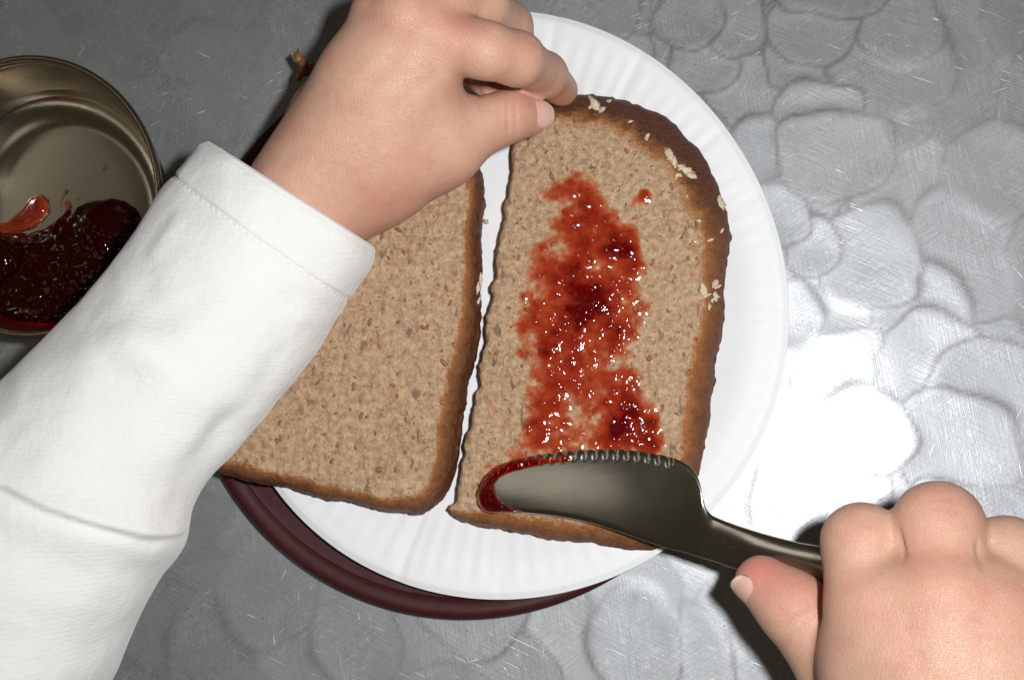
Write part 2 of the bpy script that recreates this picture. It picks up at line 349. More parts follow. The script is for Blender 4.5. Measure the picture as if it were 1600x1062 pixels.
# ------------------------------------------------------------------ table: hammered aluminium sheet
def build_table():
    x0, x1, y0, y1, h = -.42, .30, -.24, .36, .00105
    xs = np.arange(x0, x1+h, h); ys = np.arange(y0, y1+h, h); X, Y = np.meshgrid(xs, ys, indexing='ij')
    z8 = [(150, 135, 78), (255, 195, 85), (365, 110, 66), (395, 225, 62), (545, 125, 108), (548, 243, 92), (432, 340, 98), (610, 425, 122), (510, 572, 98),
          (735, 545, 112), (765, 205, 118), (800, 385, 100), (425, 655, 80), (600, 685, 100), (640, 800, 112), (435, 810, 78), (500, 935, 86), (770, 850, 110),
          (110, 45, 70), (210, 45, 75), (385, 40, 75), (560, 20, 90), (710, 60, 85), (280, 330, 80), (370, 430, 72), (372, 545, 62), (340, 690, 62), (320, 880, 90), (690, 980, 110), (290, 470, 70)]
    seeds = [(1000+a*.716, b*.716, r*.716) for a, b, r in z8]
    seeds += [(1075, 1030, 72), (985, 1005, 66), (900, 985, 70), (1000, 935, 60), (330, 1000, 75), (250, 960, 70), (420, 930, 80), (470, 1020, 70), (560, 1010, 66), (1180, 1010, 90)]
    sw = [(*P(a, b, 0)[:2], r*S(0)) for a, b, r in seeds]
    rr = np.random.default_rng(3); tries = 0
    while tries < 9000:
        tries += 1; a = rr.uniform(x0, x1); b = rr.uniform(y0, y1); r = rr.uniform(.013, .023)
        if all((a-s[0])**2+(b-s[1])**2 > (.72*(r+s[2]))**2 for s in sw): sw.append((a, b, r))
    wob = np.stack([X, Y, X*0], -1); wx = .0062*fbm(wob, .024, 3, 5); wy = .0062*fbm(wob, .024, 3, 9); ident = np.zeros(X.shape)
    Z = np.zeros(X.shape); rim = np.full(X.shape, .02); order = rr.permutation(len(sw))
    for k in order:                                             # one hammer blow after another, each cutting into the last
        a, b, r = sw[k]; r *= 1.12; ca, sa = math.cos(k*2.4), math.sin(k*2.4); u_, v_ = X+wx-a, Y+wy-b; d = (np.abs(u_*ca+v_*sa)**2.5+np.abs(v_*ca-u_*sa)**2.5)**.4*1.02; ii = d < r
        Z[ii] = -.00036*(1-(d[ii]/r)**2); rim[ii] = .02; ident[ii] = (k*.618) % 1
        rim = np.minimum(rim, np.abs(r-d))
    for _ in range(3):
        for ax in (0, 1): Z = (np.roll(Z, 1, ax)+2*Z+np.roll(Z, -1, ax))/4
    Z += .0002*fbm(wob, .03, 3, 2); Z -= Z.max()+.0001
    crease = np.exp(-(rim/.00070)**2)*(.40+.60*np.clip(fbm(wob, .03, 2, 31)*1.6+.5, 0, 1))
    crease *= .30+.70*sstep(-.12, -.02, X-.25*(Y-.05))             # dark groove lines weaken towards the left side of the top
    V = np.stack([X, Y, Z], -1).reshape(-1, 3); Q = gridfaces(len(xs), len(ys))
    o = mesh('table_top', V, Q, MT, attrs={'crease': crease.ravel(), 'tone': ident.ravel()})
    o['kind'] = 'structure'; o['label'] = 'hammered aluminium table top with scratches'
build_table()

# ------------------------------------------------------------------ plates (lathes) fitted through traced rim points
def fit_circle(pts, z, harm=True):
    q = P([a for a, b in pts], [b for a, b in pts], z)[:, :2]; A = np.c_[2*q, np.ones(len(q))]
    s = np.linalg.lstsq(A, (q**2).sum(1), rcond=None)[0]; r = math.sqrt(s[2]+s[0]**2+s[1]**2); c = s[:2]
    hm = (0, 0, 0, 0)
    if harm:
        d = q-c; th = np.arctan2(d[:, 1], d[:, 0]); B = np.c_[np.ones(len(q)), np.cos(th), np.sin(th), np.cos(2*th), np.sin(2*th), np.cos(3*th), np.sin(3*th)]
        k = np.linalg.lstsq(B, np.hypot(*d.T), rcond=None)[0]; r = k[0]; c = c+np.array([k[1], k[2]]); hm = (k[3]/r, k[4]/r, k[5]/r, k[6]/r)
    return c, r, hm
RIMZ, FLOORZ = .0130, .0072
PC, PR, PH = fit_circle([(830, 15), (950, 50), (1060, 130), (1150, 225), (1210, 330), (1236, 430), (1225, 560), (1180, 690), (1000, 880), (900, 925), (800, 941), (680, 925), (560, 870), (480, 815), (415, 757), (452, 190), (380, 320)], RIMZ)
def plate_z(rn):
    return FLOORZ+(RIMZ-FLOORZ)*sstep(.70, .93, rn)+.0004*sstep(.92, .97, rn)-.0006*sstep(.975, 1.0, rn)
def build_paper_plate():
    t = thing('paper_plate', 'round white fluted paper plate under the two bread slices', 'paper plate')
    nr, na = 110, 720; rn = np.concatenate([np.linspace(0.004, .66, 30), np.linspace(.67, 1, nr-30)]); th = np.linspace(0, 2*np.pi, na, endpoint=False)
    R_, T = np.meshgrid(rn, th, indexing='ij')
    hr = 1+PH[0]*np.cos(2*T)+PH[1]*np.sin(2*T)+PH[2]*np.cos(3*T)+PH[3]*np.sin(3*T)
    x = PC[0]+PR*hr*R_*np.cos(T); y = PC[1]+PR*hr*R_*np.sin(T)
    nf = 92; ph = T*nf+1.1*vnoise(np.stack([T*3, T*0, T*0], -1), 1, 3)
    am = sstep(.70, .80, R_)*(1-sstep(.90, .985, R_)); z = plate_z(R_)+.00013*am*np.sin(ph)*(.7+.5*vnoise(np.stack([T*9, T*0, T*0], -1), 1, 8))
    z += .0003*fbm(np.stack([x, y, x*0], -1), .03, 2, 4)
    folds = [(1.02, .0005), (.35, .0003), (-.05, .0003), (.62, .0003), (1.35, .0004), (-1.9, .0006), (-1.55, .0003)]
    for a, d in folds: z -= d*np.exp(-((T-(a % (2*np.pi)))*60)**2)*sstep(.72, .8, R_)*(1-.5*sstep(.95, 1, R_))
    top = np.stack([x, y, z], -1).reshape(-1, 3); bot = top-[0, 0, .0006]
    Q = gridfaces(nr, na, wrapv=True); N = len(top)
    j = np.arange(na); e = (nr-1)*na
    side = np.stack([e+j, N+e+j, N+e+(j+1) % na, e+(j+1) % na], 1)
    cap = np.stack([j*0, j, (j+1) % na], 1)
    o = mesh('plate_body', np.vstack([top, bot]), np.vstack([Q, Q[:, ::-1]+N, side]), MPA, t)
    V = np.vstack([top[:na], bot[:na]])
    mesh('plate_centre', np.vstack([top[:na].mean(0)[None], top[:na]]), np.stack([j*0, 1+j, 1+(j+1) % na], 1), MPA, t)
    return t
build_paper_plate()
MC, MR, MH = fit_circle([(352, 748), (400, 835), (480, 893), (600, 942), (750, 962), (880, 940), (960, 908), (418, 200)], .0075, False)
def lathe(c, prof, na, closed=False):
    p = np.asarray(prof); th = np.linspace(0, 2*np.pi, na, endpoint=False)
    R_, T = np.meshgrid(p[:, 0], th, indexing='ij'); Zz = np.repeat(p[:, 1:2], na, 1)
    V = np.stack([c[0]+R_*np.cos(T), c[1]+R_*np.sin(T), Zz], -1).reshape(-1, 3)
    return V, gridfaces(len(p), na, wrapu=closed, wrapv=True)
def build_maroon():
    R_ = MR
    pf = [(.001, .0045), (.7*R_, .0045), (.80*R_, .0050), (.87*R_, .0062), (.925*R_, .0070), (.935*R_, .0076), (.95*R_, .0084), (.972*R_, .0088), (.99*R_, .0083), (R_, .0070), (.998*R_, .0055),
          (.985*R_, .0042), (.95*R_, .0032), (.8*R_, .0016), (.72*R_, .0008), (.68*R_, .0002), (.001, .0002)]
    pr = spline(np.array(pf), 120); V, Q = lathe(MC, pr, 360); tag(mesh('dinner_plate', V, Q[:, ::-1], MMA), 'dark maroon glazed plate peeking out beneath the white paper plate', 'plate')
build_maroon()

# ------------------------------------------------------------------ bread
SL = {}
def build_slice(key, outline, zbase, thick, name, label, seed, tiltx=0, tilty=0):
    """outline rows: px, py, crust band width (px, 0 = cut face), darkness"""
    o = np.array(outline, float); zmid = zbase+thick*.7
    dense = []
    for i in range(len(o)):
        a, b = o[i], o[(i+1) % len(o)]; k = max(2, int(np.hypot(*(b-a)[:2])/12))
        for q in range(k): dense.append(a+(b-a)*q/k)
    dense = np.array(dense)
    ker = np.array([1, 2, 3, 2, 1])/9.0
    sm = sum(np.roll(dense, s-2, 0)*ker[s] for s in range(5))
    pts = P(sm[:, 0], sm[:, 1], zbase+thick*np.where(sm[:, 2] < 8, 1.0, .35))[:, :2]; vals = sm[:, 2:].copy(); vals[:, 0] *= S(zmid)
    h = .00052; mn = pts.min(0)-.004; mx = pts.max(0)+.004
    xs = np.arange(mn[0], mx[0], h); ys = np.arange(mn[1], mx[1], h); X, Y = np.meshgrid(xs, ys, indexing='ij')
    d, v = poly_sd(pts, X, Y, vals); band = np.maximum(v[..., 0], 1e-5); dark = v[..., 1]
    p2 = np.stack([X, Y, X*0], -1)
    cut = 1-sstep(.0008, .003, band)
    d = d+fbm(p2, .006, 3, seed)*.0009+cut*(fbm(p2, .0029, 3, seed+3)*.0008+.0004*fbm(p2, .010, 2, seed+5))
    bw = np.maximum(band*(1+.22*fbm(p2, .008, 3, seed+7)), .0012)
    b = np.clip(1-d/bw, 0, 1.0)
    rn = np.hypot(X-PC[0], Y-PC[1])/PR
    cx, cy = pts.mean(0)
    zb = zbase+tiltx*(X-cx)+tilty*(Y-cy)
    drop = np.where(cut > .5, .0016, .0062)*(1-np.sqrt(np.clip(1-b**2.2, 0, 1)))
    drop = drop*(1-cut)+cut*.0012*b**2
    sink = .0006*sstep(.0, .25, b)*(1-sstep(.25, .6, b))*(1-cut)
    ztop = zb+thick-drop+.0005*fbm(p2, .02, 2, seed+1)
    zs = np.arange((zb+0).min()-.002, ztop.max()+.003, h)
    P3 = np.stack(np.broadcast_arrays(X[..., None], Y[..., None], zs[None, None]), -1)
    bulge = .0004*(1-((zs[None, None]-(zb+thick*.45)[..., None])/(thick*.6))**2)
    f = np.maximum(np.maximum(zs[None, None]-ztop[..., None], zb[..., None]-zs[None, None]), -(d[..., None]+bulge))
    nr = np.abs(f) < .0016; q = P3[nr]
    cr3 = np.broadcast_to(b[..., None]*(1-cut[..., None]), f.shape)[nr]
    g = fbm(q*[1, 1, 1], .0020, 3, seed+11); g2 = vnoise(q*[1.3, 1, 1], .0013, seed+13)
    f[nr] += (.00032+.00010*cr3)*g+(.00030)*g2+.0012*np.clip(vnoise(q*[1, .6, 1], .0034, seed+17)-.42, 0, 1)*(1-.7*cr3)
    # torn nicks in the crust
    V, Q = surface_nets(f.astype(np.float32), (xs[0], ys[0], zs[0]), h)
    ix = np.clip(np.round((V[:, 0]-xs[0])/h).astype(int), 0, len(xs)-1); iy = np.clip(np.round((V[:, 1]-ys[0])/h).astype(int), 0, len(ys)-1)
    cr = b[ix, iy]*(1-cut[ix, iy]); dk = dark[ix, iy]
    side = sstep(.0, .004, ztop[ix, iy]-V[:, 2])*(1-cut[ix, iy])*(d[ix, iy] < .003)
    cr = np.maximum(cr, side)
    t = thing(name, label, 'bread')
    fc = cr[Q].mean(1) > .45
    split_parts(V, Q, {'crust': cr, 'dark': dk}, (('crumb', ~fc), ('crust', fc)), MBR, t)
    zt = lambda x, y: ztop[np.clip(np.round((x-xs[0])/h).astype(int), 0, len(xs)-1), np.clip(np.round((y-ys[0])/h).astype(int), 0, len(ys)-1)]
    bb = lambda x, y: (b*(1-cut))[np.clip(np.round((x-xs[0])/h).astype(int), 0, len(xs)-1), np.clip(np.round((y-ys[0])/h).astype(int), 0, len(ys)-1)]
    dd = lambda x, y: d[np.clip(np.round((x-xs[0])/h).astype(int), 0, len(xs)-1), np.clip(np.round((y-ys[0])/h).astype(int), 0, len(ys)-1)]
    SL[key] = dict(t=t, zt=zt, b=bb, d=dd, lo=mn, hi=mx)
    # grains set into the crumb
    for nm, mt, cnt, l0, l1, w in (('bran_flecks', MBRAN, 200, .0004, .0015, .48), ('pale_grains', MSEED, 220, .0003, .0007, .6), ('dark_flecks', MDARK, 90, .0004, .0010, .28)):
        VV, QQ = [], []; n = 0
        while n < cnt:
            x = RNG.uniform(mn[0], mx[0]); y = RNG.uniform(mn[1], mx[1])
            if dd(np.array(x), np.array(y)) < .003 or bb(np.array(x), np.array(y)) > .35: continue
            VV.append(blob_pts((x, y, float(zt(np.array(x), np.array(y)))-.00003), l0+(l1-l0)*RNG.random()**2, w*RNG.uniform(.7, 1.3), .28, RNG.normal(1.5, .8), RNG.normal(0, .3))); n += 1
        b0 = BLOBF; QQ = np.vstack([b0+i*len(VV[0]) for i in range(n)])
        oo = mesh(nm, np.vstack(VV), QQ, mt, t); oo['kind'] = 'stuff'
_u = np.linspace(0, np.pi, 6); _w = np.linspace(0, 2*np.pi, 8, endpoint=False)
_U, _Wg = np.meshgrid(_u, _w, indexing='ij'); UNIT = np.stack([np.cos(_U), np.sin(_U)*np.cos(_Wg), np.sin(_U)*np.sin(_Wg)], -1).reshape(-1, 3); BLOBF = gridfaces(6, 8, wrapv=True)
def blob_pts(c, l, w, hh, az, tilt=0, rag=.18):
    v = UNIT*[l, l*w, l*hh]; v = v*(1+RNG.uniform(-rag, rag, (len(v), 1)))
    v[:, 2] += .25*l*hh*np.sin(v[:, 0]/l*2)
    ca, sa = math.cos(az), math.sin(az); ct, st = math.cos(tilt), math.sin(tilt)
    v = np.stack([v[:, 0]*ct+v[:, 2]*st, v[:, 1], -v[:, 0]*st+v[:, 2]*ct], -1)
    return np.stack([v[:, 0]*ca-v[:, 1]*sa, v[:, 0]*sa+v[:, 1]*ca, v[:, 2]], -1)+np.asarray(c)

right_outline = [(a+(3 if c < 3 else 0), b, c*(1.28 if d > .6 else 1.06), d) for a, b, c, d in [(800, 212, 2, 0), (822, 185, 30, .6), (860, 158, 48, 1), (905, 148, 56, 1), (960, 153, 60, 1), (1012, 168, 62, 1), (1060, 198, 64, 1), (1098, 240, 64, 1), (1124, 290, 60, .95), (1139, 335, 54, .7),
    (1142, 385, 50, .45), (1132, 425, 42, .3), (1124, 450, 36, .2), (1131, 480, 40, .3), (1127, 530, 44, .3), (1114, 575, 44, .25), (1112, 625, 44, .25), (1106, 675, 44, .25), (1096, 722, 44, .25), (1085, 770, 42, .25), (1068, 820, 38, .3), (1040, 858, 44, .35), (1000, 864, 44, .35),
    (955, 855, 44, .3), (880, 844, 42, .25), (800, 830, 34, .2), (742, 819, 28, .15), (712, 808, 20, .1), (697, 798, 6, 0), (712, 770, 2, 0), (722, 720, 2, 0), (734, 660, 2, 0), (746, 590, 2, 0), (760, 510, 2, 0), (768, 440, 2, 0), (782, 350, 2, 0), (794, 280, 2, 0)]]
build_slice('R', right_outline, .0076, .0098, 'bread_slice', 'brown bread slice with red jam and a dark oat-topped crust', 100)
left_outline = [(a-(5 if b < 770 and a > 600 else 0), b, c, d) for a, b, c, d in [(748, 250, 24, .3), (757, 290, 24, .2), (755, 330, 24, .2), (746, 368, 22, .15), (755, 405, 22, .25), (750, 450, 24, .3), (753, 500, 28, .4), (742, 550, 32, .45), (731, 610, 36, .45), (718, 680, 36, .4), (713, 735, 36, .35), (694, 776, 34, .3), (655, 804, 30, .25), (605, 796, 30, .25),
    (520, 779, 30, .25), (430, 756, 30, .3), (375, 744, 30, .35), (336, 738, 24, .4), (345, 712, 4, .2), (372, 600, 2, 0), (410, 400, 2, 0), (447, 240, 2, 0), (480, 135, 10, .2), (520, 118, 40, .6), (620, 130, 46, .8), (700, 170, 44, .7), (735, 210, 34, .5)]]
build_slice('L', left_outline, .0118, .0112, 'bread_slice', 'plain brown bread slice with no jam, lying under the white sleeve', 200, tiltx=-.055, tilty=-.0)

# oat flakes on the crust of the jam slice, torn crust scrap on the other
def oat(sl, px, py, l, w, az, dz=.0003):
    s = SL[sl]; p = P(px, py, .016); zt = s['zt'](np.array(p[0]), np.array(p[1])); p = P(px, py, float(zt)+dz); zt = s['zt'](np.array(p[0]), np.array(p[1])); p = P(px, py, float(zt)+dz)
    o = mesh('oat_flake', blob_pts((p[0], p[1], p[2]), l*S(.018), w, .22, az, RNG.normal(0, .35), .45), BLOBF, MOAT, s['t'])
for a in [(928, 160, 13, .5, -1.0), (938, 172, 10, .6, .1), (951, 158, 5, .5, 0), (1010, 215, 7, .6, .6), (1045, 240, 13, .45, -1.1), (1053, 252, 10, .6, -1.2), (1072, 266, 13, .6, -.6), (1082, 276, 9, .5, -.3), (1060, 274, 5, .8, 0), (1125, 316, 12, .5, -1.3), (1100, 455, 12, .5, -1.2), (1117, 442, 11, .5, 1.2), (1118, 462, 9, .6, -1.4), (1108, 478, 8, .35, -1.4), (1093, 345, 5, .6, 0), (1110, 375, 5, .5, .4), (922, 168, 7, .5, .5), (934, 164, 6, .6, 1.5), (1049, 247, 8, .5, .3), (1066, 262, 8, .5, .9), (1077, 268, 6, .6, 1.4), (1128, 322, 6, .6, .2), (1121, 448, 7, .4, .3), (1104, 462, 7, .5, .5), (1113, 470, 6, .5, 1.0), (985, 190, 4, .6, .2), (1128, 360, 4, .6, 1)]: oat('R', *a)
for a in [(744, 455, 14, .4, 1.2), (751, 440, 12, .25, 1.5), (748, 470, 9, .3, 1.1)]: oat('L', *a)

# ------------------------------------------------------------------ jam on the bread
def jam_field(px, py):
    blobs = [(888, 285, 30, .5), (864, 305, 18, .4), (918, 290, 18, .35), (938, 322, 24, .4), (862, 385, 20, .35), (905, 305, 26, .55), (875, 345, 20, .75), (900, 340, 26, .6), (925, 330, 22, .55), (955, 360, 34, .75), (930, 375, 36, .6), (965, 390, 36, 1.0), (985, 400, 20, .9), (905, 400, 42, .5),
             (860, 430, 38, .85), (825, 462, 22, .9), (880, 450, 36, .5), (925, 430, 40, .8), (970, 440, 34, .7), (920, 480, 34, 1.5), (905, 497, 30, 1.3), (950, 475, 30, .9), (990, 485, 24, .8), (860, 500, 40, .6), (822, 500, 18, .75),
             (975, 525, 30, .75), (925, 530, 42, .6), (870, 530, 30, .8), (855, 548, 16, 1.2), (900, 560, 46, .5), (958, 560, 26, .5), (820, 553, 12, .6), (838, 585, 26, .65), (880, 595, 40, .6), (930, 600, 38, .5), (955, 630, 34, .6), (900, 640, 46, .5),
             (860, 650, 30, .5), (985, 645, 28, .9), (1005, 655, 20, 1.1), (995, 680, 30, 1.5), (965, 672, 22, 1.4), (1015, 695, 16, 1.3), (900, 690, 46, .55), (945, 695, 36, .5), (850, 695, 36, .45), (820, 690, 22, .4), (870, 720, 40, .4), (800, 735, 40, .5), (768, 755, 30, .7), (780, 780, 34, .6),
             (968, 600, 30, .45), (845, 620, 26, .5), (838, 660, 22, .45), (990, 585, 16, .3), (815, 520, 18, .4), (775, 645, 9, .5), (795, 662, 9, .35), (770, 665, 10, .3), (1000, 315, 12, .6), (1012, 303, 12, .8), (988, 325, 8, .5), (1040, 360, 6, .2), (920, 250, 8, .3), (935, 248, 7, .3), (1085, 380, 4, .3)]
    h = np.zeros(px.shape)
    for x, y, r, a in blobs: h += a*np.exp(-(((px-x)/r)**2+((py-y)/r)**2)*1.15)*.80
    return h
def build_jam():
    h0 = 1.25; px, py = np.meshgrid(np.arange(745, 1100, h0), np.arange(235, 815, h0), indexing='ij')
    wp = np.stack([px, py, px*0], -1); wx = 10*fbm(wp, 26, 3, 41); wy = 10*fbm(wp, 26, 3, 47)
    h = jam_field(px+wx, py+wy)
    n1 = fbm(wp, 30, 3, 51); n2 = fbm(wp, 11, 2, 57)
    th = h*(1+.75*n1)*.86+.22*n1+.24*n2*sstep(.1, .5, h)-.22               # mm
    th = np.where(th > 0, th, th*.6); th = np.clip(th, -.3, 2.2)
    lum = np.clip(fbm(wp, 11, 2, 63)+.05, 0, 1)*.65*sstep(.25, .7, th)
    p = P(px, py, .0188); zt = SL['R']['zt'](p[..., 0], p[..., 1])
    q = P(px, py, zt+.00025+(th*.75+lum)*.001)
    m = th > -.06; Q = gridfaces(*px.shape); ok = m.ravel()[Q].all(1)
    V, Q, A = compact(q.reshape(-1, 3), Q[ok][:, ::-1], {'thick': (th+lum*.4).ravel(), 'milk': np.ones(th.size)})
    o = mesh('jam_spread', V, Q, MJ, attrs=A)
    tag(o, 'glossy red strawberry jam smeared down the middle of the bread slice', 'jam')
build_jam()

# ------------------------------------------------------------------ knife
TOPE = [(748, 764), (757, 745), (775, 729), (800, 719), (835, 711), (880, 705), (925, 702), (970, 702), (1010, 706), (1045, 713), (1070, 723), (1085, 736), (1094, 755), (1099, 780), (1108, 800), (1130, 812), (1180, 829), (1240, 845), (1300, 857), (1380, 885), (1480, 930), (1560, 965)]
BOTE = [(746, 770), (747, 784), (756, 797), (775, 801), (815, 801), (865, 806), (915, 815), (965, 830), (1010, 846), (1045, 857), (1070, 863), (1085, 868), (1095, 871), (1105, 874), (1118, 878), (1140, 886), (1185, 897), (1240, 905), (1300, 920), (1380, 948), (1480, 990), (1560, 1022)]
KZ = spline([(735, .0206), (800, .0208), (900, .0222), (1000, .0250), (1090, .0295), (1180, .0365), (1300, .0450), (1400, .0500), (1570, .054)], 400)
def knife_z(px):
    return np.interp(px, KZ[:, 0], KZ[:, 1])
def build_knife():
    t = thing('table_knife', 'wide serrated steel spreading knife with jam on its tip', 'knife')
    nu, nv = 420, 34; A = spline(TOPE, nu); B = spline(BOTE, nu); v = np.linspace(0, 1, nv)
    A2 = A.copy(); s = np.concatenate([[0], np.cumsum(np.hypot(*np.diff(A, axis=0).T))])
    tooth = (A[:, 0] > 772) & (A[:, 0] < 1052) & (np.arange(nu) < nu*.5); ph = (s/16.3) % 1; notch = np.where(tooth, np.exp(-((ph-.5)/.13)**2), 0)
    px = A2[:, None, 0]*(1-v)+B[:, None, 0]*v; py = A2[:, None, 1]*(1-v)+B[:, None, 1]*v
    py = py+1.3*notch[:, None]*np.exp(-v[None]*np.hypot(*(A-B).T)[:, None]/5)
    zc = knife_z(px); wd = np.hypot(*(A-B).T)[:, None]*.0002
    cr = .0010*(1-(2*v[None]-1)**2)*np.minimum(1, wd/.012)                  # slightly crowned faces
    cr = cr*(.5+.6*sstep(1060, 1220, px))
    dtop = v[None]*np.hypot(*(A-B).T)[:, None]
    groove = notch[:, None]*.00050*(1-sstep(11, 17, dtop))
    bev = .00035*(1-sstep(0, 15, dtop))*(tooth[:, None])
    edge = .0005*(np.exp(-(v[None]*wd/.0006)**2)+np.exp(-((1-v[None])*wd/.0006)**2))
    tilt = -.0022*(v[None]-.5)*(1-sstep(1000, 1120, px))
    zt = zc+cr-groove-bev-edge*.9+tilt; zb = zc-.0011+.4*edge+tilt+bev*.5
    Vt = P(px, py, zt).reshape(-1, 3); Pb = P(px, py, zt); Pb[..., 2] = zb; Vb = Pb.reshape(-1, 3)
    Q = gridfaces(nu, nv); N = len(Vt)
    loop = np.concatenate([np.arange(nu)*nv, (nu-1)*nv+np.arange(1, nv), (np.arange(nu-2, -1, -1))*nv+nv-1, np.arange(nv-2, 0, -1)])
    l2 = np.roll(loop, -1); side = np.stack([loop, l2, l2+N, loop+N], 1)
    V = np.vstack([Vt, Vb]); allq = np.vstack([Q[:, ::-1], Q+N, side]); cx = px.ravel(); cx = np.concatenate([cx, cx])[allq].mean(1)
    split_parts(V, allq, {}, (('blade', cx < 1112), ('handle', cx >= 1112)), MKN, t)
    # jam carried on the tip
    h0 = 1.2; gx, gy = np.meshgrid(np.arange(738, 1000, h0), np.arange(695, 812, h0), indexing='ij'); wp = np.stack([gx, gy, gx*0], -1)
    out, _ = poly_sd(np.vstack([A, B[::-1]]), gx, gy, np.zeros((2*nu, 1)))
    inner, _ = poly_sd(np.array(spline([(772, 757), (775, 772), (788, 786), (812, 798), (860, 802), (1010, 800), (1010, 730), (900, 726), (850, 729), (815, 735), (785, 745), (772, 757)], 80)[:-1]), gx, gy, np.zeros((79, 1)))
    fade = 1-sstep(800, 960, gx)
    th = np.minimum((out+1.0)/9, (-inner)/6)
    th = np.clip(th, -1, 1.0)*(.9+.35*fbm(wp, 14, 2, 71))-.03+.16*fbm(wp, 9, 2, 77)
    th = np.where((gx > 850) & (gy > 760), -1, th); th = th-.85*(1-fade)*(th > -.5)-.25*sstep(820, 850, gx)
    vv = (gy-np.interp(gx, A[:nu//2, 0], A[:nu//2, 1]))/np.maximum(np.interp(gx, B[:nu//2, 0], B[:nu//2, 1])-np.interp(gx, A[:nu//2, 0], A[:nu//2, 1]), 12)
    vv = np.clip(vv, 0, 1); base = knife_z(gx)+.0005*(1-(2*vv-1)**2)-.0022*(vv-.5)-.00025*(1-sstep(0, 15, out))
    q = P(gx, gy, base+.0002+np.maximum(th, -.1)*.0012)
    ok = (th > -.05).ravel()[gridfaces(*gx.shape)].all(1)
    V, Q, At = compact(q.reshape(-1, 3), gridfaces(*gx.shape)[ok][:, ::-1], {'thick': (th*2.4).ravel(), 'milk': np.full(th.size, .8)})
    o = mesh('jam_smear', V, Q, MJ, attrs=At); tag(o, 'smear of dark red jam clinging to the rounded tip of the knife', 'jam')
build_knife()

